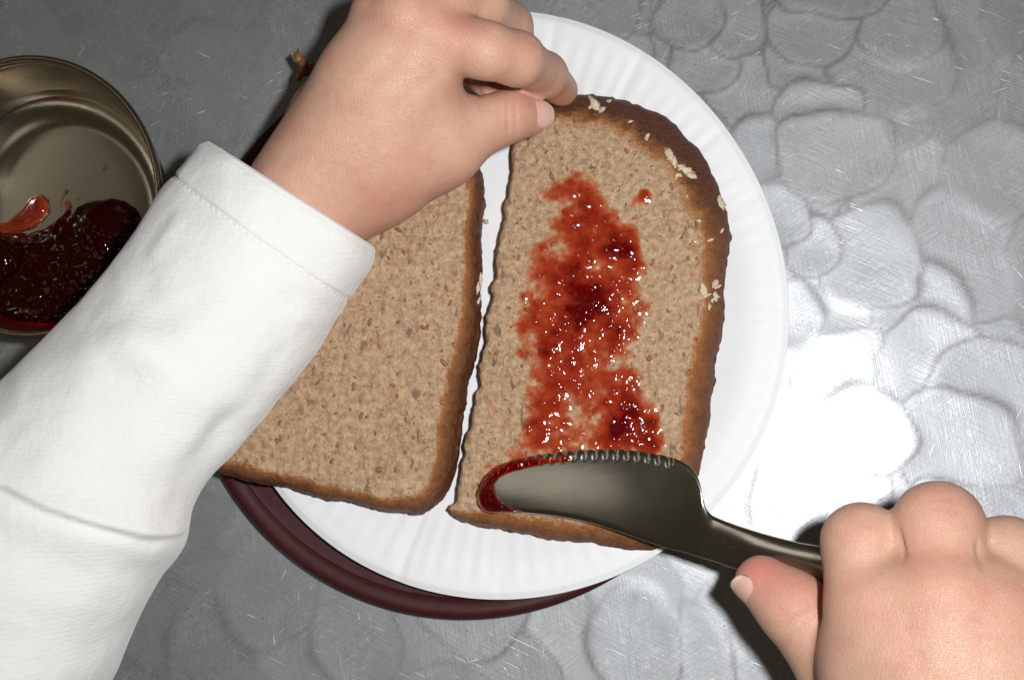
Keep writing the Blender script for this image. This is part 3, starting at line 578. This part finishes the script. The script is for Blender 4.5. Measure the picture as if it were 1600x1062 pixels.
# ------------------------------------------------------------------ bowl with jam
BRZ = .028
BC, BRR, BH = fit_circle([(0, 88), (60, 83), (130, 105), (200, 170), (240, 240), (253, 310), (245, 370), (100, 515), (40, 522), (0, 520)], BRZ)
def warp2(V, c, h):
    d = V[:, :2]-c; T = np.arctan2(d[:, 1], d[:, 0]); k = 1+h[0]*np.cos(2*T)+h[1]*np.sin(2*T); V = V.copy(); V[:, :2] = c+d*k[:, None]; return V
def build_bowl():
    t = thing('metal_bowl', 'small round stainless steel bowl holding dark jam', 'bowl'); R_ = BRR-.0008
    fz = .0022; fr = .0115
    ins = [(.0005, fz), (.5*R_, fz), (R_*.90-fr, fz+.0001)]+[(R_*.90-fr+fr*math.sin(a), fz+fr-fr*math.cos(a)) for a in np.linspace(.1, 1.35, 12)]
    ins += [(R_*.918, .0150), (R_*.945, .0200), (R_*.968, .0240), (R_*.985, .0268)]
    outp = [(R_*.985+.0009, .0268), (R_*.945+.0009, .0200), (R_*.918+.0009, .0150), (R_*.90+.0008, fz+fr), (R_*.90-fr*.3, fz+.0012), (R_*.90-fr*1.1, fz-.0012), (.0005, fz-.0012)]
    pr = np.array(ins+outp); V, Q = lathe(BC, pr, 240); mesh('bowl_body', warp2(V, BC, BH), Q[:, ::-1], MBO, t)
    th = np.linspace(0, 2*np.pi, 240, endpoint=False); T, Pp = np.meshgrid(th, np.linspace(0, 2*np.pi, 14, endpoint=False), indexing='ij')
    rr = R_*.985+.0006+.0011*np.cos(Pp); V = np.stack([BC[0]+rr*np.cos(T), BC[1]+rr*np.sin(T), .0273+.0010*np.sin(Pp)], -1).reshape(-1, 3)
    mesh('rolled_rim', warp2(V, BC, BH), gridfaces(240, 14, True, True), MBO, t)
    # jam
    h = .0005; g = np.arange(-R_*1.05, R_*1.05, h); X, Y = np.meshgrid(BC[0]+g, BC[1]+g, indexing='ij'); r = np.hypot(X-BC[0], Y-BC[1]); wp = np.stack([X, Y, X*0], -1)
    fl_ = fz+np.where(r > R_*.90-fr, fr-np.sqrt(np.clip(fr**2-(r-(R_*.90-fr))**2, 0, None)), 0)
    # outline of the pool in pixels, dropped onto the bowl floor
    pool = np.array([(-190, 372), (-60, 362), (5, 360), (35, 362), (62, 354), (85, 338), (97, 322), (105, 330), (118, 322), (140, 308), (166, 303), (192, 312), (208, 326), (213, 345), (222, 360), (232, 400), (225, 470), (190, 540), (100, 600), (-60, 620), (-220, 560)], float)
    pw = P(pool[:, 0], pool[:, 1], .006)[:, :2]; sd, _ = poly_sd(pw, X+.0008*fbm(wp, .004, 2, 81), Y+.0008*fbm(wp, .004, 2, 85), np.zeros((len(pw), 1)))
    hh = np.where(sd > 0, .0095*(1-np.exp(-np.maximum(sd, 0)/.0035))+.0022*fbm(wp, .009, 3, 91)*sstep(0, .004, sd)+.0011*fbm(wp, .0035, 2, 93)*sstep(0, .003, sd), sd*.5)
    glob = np.array([(-20, 352), (8, 345), (30, 325), (45, 308), (62, 302), (74, 312), (73, 332), (60, 348), (40, 358), (0, 364)], float); gw = P(glob[:, 0], glob[:, 1], .004)[:, :2]
    sg, _ = poly_sd(gw, X+.0005*fbm(wp, .003, 2, 82), Y+.0005*fbm(wp, .003, 2, 86), np.zeros((len(gw), 1))); hg = np.where(sg > 0, .0024*(1-np.exp(-np.maximum(sg, 0)/.0016)), sg*.5)
    smr = np.zeros(X.shape)
    for x, y, w_, a in ((72, 285, 7, .5), (95, 300, 12, .35), (112, 318, 14, .5), (85, 318, 9, .4), (150, 278, 10, .3), (200, 280, 10, .25), (205, 300, 9, .3), (128, 268, 12, .2), (20, 325, 14, .3), (165, 258, 12, .2), (216, 318, 8, .3)):
        c = P(x, y, .003); smr += a*np.exp(-((X-c[0])**2+(Y-c[1])**2)/(w_*.0002)**2)
    hs = (smr*(1+1.6*fbm(wp, .0022, 2, 95))-.24)*.0009
    allh = np.maximum(np.maximum(hh, hg), hs)
    m = (allh > -.00008) & (r < R_*.90)
    thick = np.where(hg > hh, hg*1000*.68, np.where(hh > hs, hh*1000*2.6, hs*1000*1.2)); red = (hg > hh)
    z = np.maximum(fl_+np.maximum(allh, -.0001)+.0002, 0); z = np.maximum(z, fl_+.0002)
    V = np.stack([X, Y, z], -1).reshape(-1, 3); Q = gridfaces(*X.shape); ok = m.ravel()[Q].all(1)
    V, Q, A = compact(V, Q[ok], {'thick': thick.ravel(), 'milk': np.where(red, 1.9, .28).ravel()}); o = mesh('jam', warp2(V, BC, BH), Q, MJB, attrs=A)
    tag(o, 'dark red jam pooled in the bottom of the steel bowl', 'jam')
build_bowl()

# ------------------------------------------------------------------ hands: smooth unions of tapered limbs, meshed as one skin
def round_cone(Pt, a, b, r1, r2):
    ba = b-a; l2 = ba @ ba; rr = r1-r2; a2 = max(l2-rr*rr, 1e-12); il2 = 1/l2
    pa = Pt-a; y = pa @ ba; z = y-l2; x2 = ((pa*l2-y[..., None]*ba)**2).sum(-1); y2 = y*y*l2; z2 = z*z*l2
    k = np.sign(rr)*rr*rr*x2
    c1 = np.sign(z)*a2*z2 > k; c2 = np.sign(y)*a2*y2 < k
    d = (np.sqrt(x2*a2*il2)+y*rr)*il2-r1
    d = np.where(c2, np.sqrt(x2+y2)*il2-r1, d); return np.where(c1, np.sqrt(x2+z2)*il2-r2, d)
def node(t): return P(t[0], t[1], t[2]/100.), t[3]*S(t[2]/100.)
def hand_mesh(groups, creases, reds, lumps, h, parent, label, clip=None):
    """groups: list of (chain of nodes, k inside the chain, k to the rest)"""
    prim = []; lo = np.full(3, 9.); hi = -lo
    for ch, k1, k2 in groups:
        ns = [node(t) for t in ch]; prim.append((ns, k1, k2))
        for p, r in ns: lo = np.minimum(lo, p-r); hi = np.maximum(hi, p+r)
    lo = lo-.004; hi = hi+.004
    ax = [np.arange(lo[i], hi[i], h) for i in range(3)]; G = np.stack(np.meshgrid(*ax, indexing='ij'), -1)
    f = None
    for ns, k1, k2 in prim:
        g = None
        for (a, r1), (b, r2) in zip(ns[:-1], ns[1:]):
            d = round_cone(G, a, b, r1, r2); g = d if g is None else smin(g, d, k1)
        f = g if f is None else smin(f, g, k2)
    V, Q = surface_nets(f.astype(np.float32), lo, h); V = relax(V, Q, 5, .5)
    # normals for fine forms
    def normals(V):
        n = np.zeros_like(V); a = np.cross(V[Q[:, 2]]-V[Q[:, 0]], V[Q[:, 3]]-V[Q[:, 1]])
        for k in range(4):
            for c in range(3): n[:, c] += np.bincount(Q[:, k], a[:, c], len(V))
        return n/np.maximum(np.linalg.norm(n, axis=1, keepdims=True), 1e-12)
    N = normals(V); off = np.zeros(len(V))
    for (x, y, z, r, amt) in lumps:
        c, rr = node((x, y, z, r)); off += amt*.001*np.exp(-((V-c)**2).sum(1)/rr**2)
    for (x0, y0, x1, y1, z, w, dep) in creases:                       # a fold drawn between two points, pressed into the skin
        q = (V-[0, 0, H]) @ ROT; q = np.stack([CX+F*q[:, 0]/-q[:, 2], CY-F*q[:, 1]/-q[:, 2]], 1)
        a = np.array([x0, y0], float); ab = np.array([x1-x0, y1-y0], float); d2 = q-a
        t = np.clip((d2 @ ab)/(ab @ ab), 0, 1); dist = np.linalg.norm(d2-t[:, None]*ab+2.0*vnoise(V, .004, 3)[:, None], axis=1)
        off -= dep*.001*np.exp(-(dist/w)**2)*np.clip(N[:, 2]*2.5, 0, 1)*(np.abs(V[:, 2]-z/100.) < .016)*(np.sin(np.pi*np.clip(t, .03, .97))**.5)
    off += .00018*fbm(V, .012, 2, 5)
    V = V+N*off[:, None]
    red = np.zeros(len(V))
    for (x, y, z, r, amt) in reds:
        c, rr = node((x, y, z, r)); red = np.maximum(red, amt*np.exp(-((V-c)**2).sum(1)/rr**2))
    red += .12*np.clip(fbm(V, .011, 2, 8), 0, 1)
    o = mesh('hand', V, Q, MSK, parent, attrs={'red': np.clip(red, 0, 1)}); o['label'] = label
    return o
def nail(parent, c, axis, nrm, L, Wd, R_, over=.0006):
    """a curved nail plate: centre c, growing along axis, facing nrm"""
    a = np.asarray(axis, float); a /= np.linalg.norm(a); n = np.asarray(nrm, float); n -= n.dot(a)*a; n /= np.linalg.norm(n); s = np.cross(n, a)
    U, Wv = np.meshgrid(np.linspace(-1, 1, 22), np.linspace(-1, 1, 20), indexing='ij')
    th = Wv*Wd/R_; k = np.sqrt(np.clip(1-.55*np.abs(U)**3.5, 0, 1)); th = th*k
    u = U*L*(1-.10*Wv**2*np.sign(U)*np.sign(U))
    r = R_+.00040-.00045*np.abs(Wv)**4-.0005*sstep(-.75, -1.0, U)-.0007*np.clip(U, 0, 1)**2
    V = c+u[..., None]*a+((r*np.cos(th)-R_))[..., None]*n+(r*np.sin(th))[..., None]*s
    T = V.reshape(-1, 3); Bt = T-n*.0005; Q = gridfaces(22, 20); Nn = len(T)
    loop = np.concatenate([np.arange(22)*20, 21*20+np.arange(1, 20), np.arange(20, -1, -1)*20+19, np.arange(18, 0, -1)]); l2 = np.roll(loop, -1)
    e = sstep(.72, .9, U).ravel()
    mesh('fingernail', np.vstack([T, Bt]), np.vstack([Q, Q[:, ::-1]+Nn, np.stack([loop, loop+Nn, l2+Nn, l2], 1)]), MNL, parent, attrs={'edge': np.concatenate([e, e])})
PERSON = thing('person', 'person in a white long sleeve holding the bread while spreading jam with a knife', 'person')
def left_hand():
    K = .006
    g = [([(300, 560, 5.9, 110), (474, 316, 5.1, 88), (562, 235, 5.2, 92), (630, 132, 5.7, 80)], K, K),
         ([(460, 298, 4.6, 62), (512, 188, 4.7, 58), (590, 50, 5.0, 48)], K, .008),
         ([(490, 255, 5.4, 60), (556, 126, 6.0, 54), (606, 24, 6.7, 50)], K, .008),
         ([(500, 250, 5.6, 60), (580, 120, 6.3, 58), (636, 30, 7.1, 54)], K, .008),
         ([(520, 270, 5.3, 66), (620, 160, 6.0, 62), (698, 66, 6.6, 52)], K, .008),
         ([(500, 330, 4.7, 72), (600, 268, 4.7, 74), (688, 226, 4.8, 64), (738, 202, 4.6, 45)], K, .009),
         ([(738, 202, 4.6, 45), (770, 191, 4.4, 40), (797, 181, 4.15, 38), (827, 182, 3.7, 32)], .003, .003),                   # thumb
         ([(698, 66, 6.6, 52), (760, 79, 6.6, 44), (808, 92, 5.9, 42), (851, 117, 3.7, 34), (878, 141, 2.2, 26)], .003, .0012),        # index
         ([(636, 30, 7.1, 54), (700, 10, 6.5, 46), (752, 8, 5.7, 43), (795, 40, 3.9, 36), (812, 85, 2.9, 29)], .003, .002),
         ([(596, 22, 6.7, 50), (660, -6, 5.7, 44), (705, 40, 4.4, 40), (745, 100, 3.5, 34), (776, 140, 3.2, 28)], .003, .002),
         ([(590, 50, 5.0, 46), (616, 34, 4.7, 42), (640, 60, 4.2, 36), (650, 110, 3.7, 32)], .003, .002)]
    cre = [(793, 140, 796, 216, 4.6, 3.4, .5), (804, 143, 808, 216, 4.5, 3.0, .4), (782, 148, 782, 205, 4.7, 4.0, .2), (742, 108, 752, 170, 5.0, 5, .5), (772, 128, 800, 112, 6.4, 3, .25),
           (560, 150, 640, 60, 6.4, 12, .35), (600, 180, 690, 110, 6.3, 12, .25), (625, 5, 655, 12, 7.6, 2, .15), (615, 12, 650, 18, 7.6, 2, .12), (842, 72, 822, 60, 6.4, 2, .15)]
    red = [(708, 45, 7.2, 45, .5), (880, 145, 3, 40, .45), (800, 160, 4, 45, .35), (836, 60, 6.5, 40, .2), (640, 30, 7.6, 40, .3), (775, 140, 4.5, 30, .7), (600, 300, 5.5, 80, .25), (440, 230, 5.6, 40, .2)]
    lum = [(700, 55, 7.4, 34, .5), (634, 18, 8.0, 32, .4), (815, 80, 6.9, 26, .3), (620, 250, 6.0, 70, .6)]
    o = hand_mesh(g, cre, red, lum, .00085, PERSON, 'hand reaching out of the white sleeve, thumb and finger pinching the bread')
    tip, r = node((827, 182, 3.7, 32)); ax = tip-node((797, 181, 4.15, 38))[0]; nr = np.array([.50, -.12, .86])
    ax /= np.linalg.norm(ax); nr -= nr.dot(ax)*ax; nr /= np.linalg.norm(nr)
    nail(o, tip+nr*r*1.01+ax*.0012, ax, nr, .0037, .0046, r)
left_hand()
def right_hand():
    K = .006
    g = [([(1700, 1500, 5.6, 190), (1560, 1250, 6.0, 175), (1490, 1060, 6.3, 120)], K, K),
         ([(1440, 1240, 6.2, 95), (1376, 1045, 6.4, 82), (1356, 945, 6.75, 62)], K, .012),
         ([(1520, 1240, 6.6, 90), (1485, 1050, 7.1, 82), (1474, 930, 7.4, 68)], K, .012),
         ([(1590, 1250, 6.5, 88), (1575, 1080, 7.0, 78), (1574, 965, 7.05, 64)], K, .012),
         ([(1660, 1260, 6.0, 80), (1660, 1110, 6.3, 66), (1662, 1010, 6.3, 54)], K, .009),
         ([(1412, 1010, 6.6, 66), (1412, 930, 6.2, 50)], K, .010),
         ([(1526, 1010, 6.9, 66), (1524, 925, 6.5, 52)], K, .010),
         ([(1354, 948, 6.7, 60), (1347, 848, 6.2, 56), (1352, 855, 4.9, 46), (1395, 925, 4.0, 40), (1430, 975, 4.2, 36)], .003, .0013),
         ([(1472, 940, 7.3, 66), (1466, 823, 6.6, 63), (1462, 838, 5.2, 50), (1500, 930, 4.3, 42), (1530, 985, 4.6, 38)], .003, .0013),
         ([(1574, 970, 7.0, 62), (1573, 870, 6.3, 56), (1565, 884, 5.0, 46), (1590, 970, 4.3, 40)], .003, .0013),
         ([(1662, 1010, 6.3, 52), (1662, 930, 6.2, 48), (1655, 945, 4.9, 42), (1670, 1010, 4.2, 36)], .003, .0013),
         ([(1450, 1240, 5.6, 84), (1375, 1130, 5.1, 70), (1312, 1048, 4.9, 56), (1238, 948, 4.95, 51), (1190, 909, 4.75, 40)], .003, .004)]
    cre = [(1212, 962, 1262, 932, 5.6, 3.5, .35), (1222, 985, 1266, 952, 5.6, 4, .55), (1240, 1015, 1262, 960, 5.6, 4, .5), (1212, 945, 1230, 965, 5.6, 2, .2), (1404, 826, 1413, 876, 6.5, 4.5, 1.0), (1527, 842, 1533, 888, 6.5, 4.5, .9), (1322, 812, 1372, 810, 7, 3, .16), (1326, 822, 1368, 820, 7, 3, .14), (1436, 784, 1500, 782, 7.5, 3, .16), (1440, 796, 1496, 793, 7.5, 3, .14), (1476, 905, 1506, 930, 8, 3, .12), (1470, 915, 1500, 940, 8, 3, .12),
           (1330, 806, 1366, 804, 8, 2, .10), (1440, 780, 1500, 776, 8.4, 2, .10), (1412, 960, 1440, 1062, 8, 16, .35), (1530, 970, 1540, 1062, 8, 16, .3)]
    red = [(1185, 885, 5.4, 52, .75), (1235, 915, 5.5, 50, .45), (1465, 772, 8.0, 45, .35), (1345, 800, 7.4, 45, .22), (1475, 920, 8.2, 55, .25), (1540, 960, 8.0, 55, .3), (1350, 930, 7.8, 40, .25), (1280, 960, 5, 40, .3)]
    lum = [(1345, 930, 7.9, 34, .3), (1490, 925, 8.6, 44, .6), (1575, 960, 8.0, 36, .4)]
    o = hand_mesh(g, cre, red, lum, .0009, PERSON, 'bare hand closed around the knife handle with its thumb stretched along it')
    tip, r = node((1190, 909, 4.75, 40)); ax = tip-node((1238, 948, 4.95, 51))[0]; nr = np.array([-.62, -.42, .62])
    ax /= np.linalg.norm(ax); nr -= nr.dot(ax)*ax; nr /= np.linalg.norm(nr)
    nail(o, tip+nr*r*.97-ax*.0004, ax, nr, .0058, .0046, r)
right_hand()

# ------------------------------------------------------------------ sleeve
def build_sleeve():
    # stations: edge pixel on one side, edge pixel on the other, height (cm), vertical flattening
    st = np.array([(332, 230, 578, 386, 5.0, .86), (318, 243, 566, 412, 5.0, .86), (298, 268, 545, 445, 5.05, .85), (270, 302, 520, 488, 5.15, .84), (243, 345, 494, 530, 5.3, .84), (205, 402, 465, 568, 5.5, .84), (160, 455, 432, 610, 5.7, .84),
                   (110, 508, 396, 655, 5.9, .84), (62, 560, 360, 700, 6.1, .84), (15, 606, 324, 742, 6.3, .84), (-35, 655, 290, 792, 6.45, .84), (-80, 705, 274, 852, 6.6, .84), (-130, 765, 232, 910, 6.7, .84), (-185, 850, 190, 990, 6.8, .84), (-240, 950, 150, 1085, 6.9, .84), (-300, 1080, 105, 1190, 7.0, .84)], float)
    nu, nv = 260, 200; s = spline(st, nu); th = np.linspace(0, 2*np.pi, nv, endpoint=False)
    z = s[:, 4]/100; A = P(s[:, 0], s[:, 1], z); B = P(s[:, 2], s[:, 3], z); C = (A+B)/2; hx = (B-A)/2; rw = np.linalg.norm(hx, axis=1)
    up = np.array([0, 0, 1.]); u = hx/rw[:, None]
    V = C[:, None]+hx[:, None]*np.cos(th)[None, :, None]+up*(rw*s[:, 5])[:, None, None]*np.sin(th)[None, :, None]
    N = u[:, None]*np.cos(th)[None, :, None]+up*np.sin(th)[None, :, None]
    L = np.concatenate([[0], np.cumsum(np.linalg.norm(np.diff(C, axis=0), axis=1))]); T = np.linspace(0, 1, nv, endpoint=False)
    off = .0015*fbm(V, .03, 3, 21)+.0007*fbm(V*[1, 1, .6], .012, 2, 25)+.0006*(1-np.abs(fbm(V+[0, .3, 0], .026, 2, 29))*2.2)
    def fold(px0, py0, px1, py1, zz, w, amt, skew=0):
        a = P(px0, py0, zz/100)[:2]; b = P(px1, py1, zz/100)[:2]; ab = b-a; l = np.linalg.norm(ab); n = np.array([-ab[1], ab[0]])/l
        d = V[..., :2]-a; t = (d @ ab)/l**2; e = (d @ n)/(w*S(zz/100)); msk = sstep(-.05, .2, t)*(1-sstep(.8, 1.05, t))*sstep(-.15, .45, np.sin(th))[None]
        return amt*.001*(np.exp(-e*e)-skew*np.exp(-((e-1.3)/.8)**2))*msk
    a_ = P(-80, 708, .082)[:2]; b_ = P(300, 862, .082)[:2]; ab_ = b_-a_; n_ = np.array([-ab_[1], ab_[0]])/np.linalg.norm(ab_)
    e_ = ((V[..., :2]-a_) @ n_)/(10*S(.08))+1.6*fbm(V, .02, 2, 33); t_ = ((V[..., :2]-a_) @ ab_)/(ab_ @ ab_)
    off += (.0021*sstep(-1.1, .9, e_)*np.exp(-np.maximum(e_, 0)/5)-.0007*np.exp(-((e_+1.0)/1.2)**2))*sstep(-.2, .15, t_)*(1-sstep(.85, 1.05, t_))*sstep(-.3, .3, np.sin(th))[None]          # the deep crease across the forearm
    off += fold(270, 850, 385, 640, 7.6, 24, 2.0, .9)+fold(320, 760, 470, 520, 7.4, 22, 1.7, .7)
    off += fold(160, 470, 330, 640, 8.0, 40, 1.3, .6)+fold(120, 560, 330, 520, 8.0, 36, 1.0, .6)+fold(-20, 880, 190, 960, 8.6, 45, .8, .6)
    off += fold(430, 480, 520, 500, 7.0, 16, .7, .6)+fold(250, 420, 300, 340, 7.0, 18, .6, .5)
    Lh = .0138; off += .00045*(1-sstep(Lh-.0009, Lh+.0003, L))[:, None]-.0005*np.exp(-((L-Lh)/.0008)**2)[:, None]   # doubled hem and its seam
    off += -.0006*np.exp(-((L)/.0012)**2)[:, None]+.0007*fbm(V, .014, 2, 37)*(1-sstep(.0, .03, L))[:, None]
    V = V+N*off[..., None]
    inn = V[:70]-N[:70]*.0018; inn = inn[::-1]
    lip = V[0]*.5+inn[-1]*.5+(C[0]-C[6])/np.linalg.norm(C[0]-C[6])*.0007
    allV = np.concatenate([inn, lip[None], V]); n = len(allV)
    o = mesh('sleeve', allV.reshape(-1, 3), gridfaces(n, nv, wrapv=True), MCL, PERSON)
    o['label'] = 'white knitted cotton sleeve with a stitched hem'
    o.data.flip_normals()
    uvl = o.data.uv_layers.new(name='UVMap'); Lx = np.concatenate([-L[:70][::-1], [0], L]); UV = np.stack(np.meshgrid(Lx, T*.15, indexing='ij'), -1).reshape(-1, 2)
    li = np.zeros(len(o.data.loops), np.int32); o.data.loops.foreach_get('vertex_index', li); uvl.data.foreach_set('uv', UV[li].astype(np.float32).ravel())
    # the row of stitches
    i = int(np.argmin(abs(L-Lh))); VV, QQ = [], []; k = 0
    ring = V[i]; seg = np.concatenate([[0], np.cumsum(np.linalg.norm(np.diff(ring, axis=0), axis=1))]); s0 = 0.0
    while s0 < seg[-1]-.002:
        p = np.array([np.interp(s0+.0007, seg, ring[:, c]) for c in range(3)]); q = np.array([np.interp(s0+.0012, seg, ring[:, c]) for c in range(3)])
        d = q-p; nn = p-C[i]; nn /= np.linalg.norm(nn); d /= np.linalg.norm(d); w = np.cross(nn, d)
        VV.append(p+nn*.00015+UNIT[:, :1]*d*.00075+UNIT[:, 1:2]*w*.0002+UNIT[:, 2:]*nn*.0002); QQ.append(BLOBF+k*len(UNIT)); k += 1; s0 += .0021
    so = mesh('stitching', np.vstack(VV), np.vstack(QQ), MTH, o); so['kind'] = 'stuff'
build_sleeve()

# ------------------------------------------------------------------ crumbs
def crumb(px, py, z, l, label, n=1, mat=None):
    vs = []; p = P(px, py, z)
    o = mesh('bread_crumb', blob_pts(p, l*S(z), .75, .6, RNG.uniform(0, 3), .2, .3), BLOBF, mat or MSEED)
    tag(o, label, 'crumb')
crumb(759, 346, .0085, 5, 'tiny bread crumb in the gap between the two slices')
crumb(741, 843, .0088, 4, 'tiny dark crumb on the paper plate below the jam slice', mat=MBRAN)
def scrap():
    t = SL['L']['t']
    for a in ((466, 88, 12, .5, 1.9), (474, 102, 15, .55, 2.0), (470, 118, 11, .6, 1.2), (480, 110, 14, .7, .4)):
        p = P(a[0], a[1], .022); mesh('torn_crust', blob_pts(p, a[2]*S(.022), a[3], .5, a[4], .4, .4), BLOBF, mat_crust, t)
mat_crust = mat_flat('torn_crust', (.36, .13, .03), (.20, .07, .02), 500)
scrap()
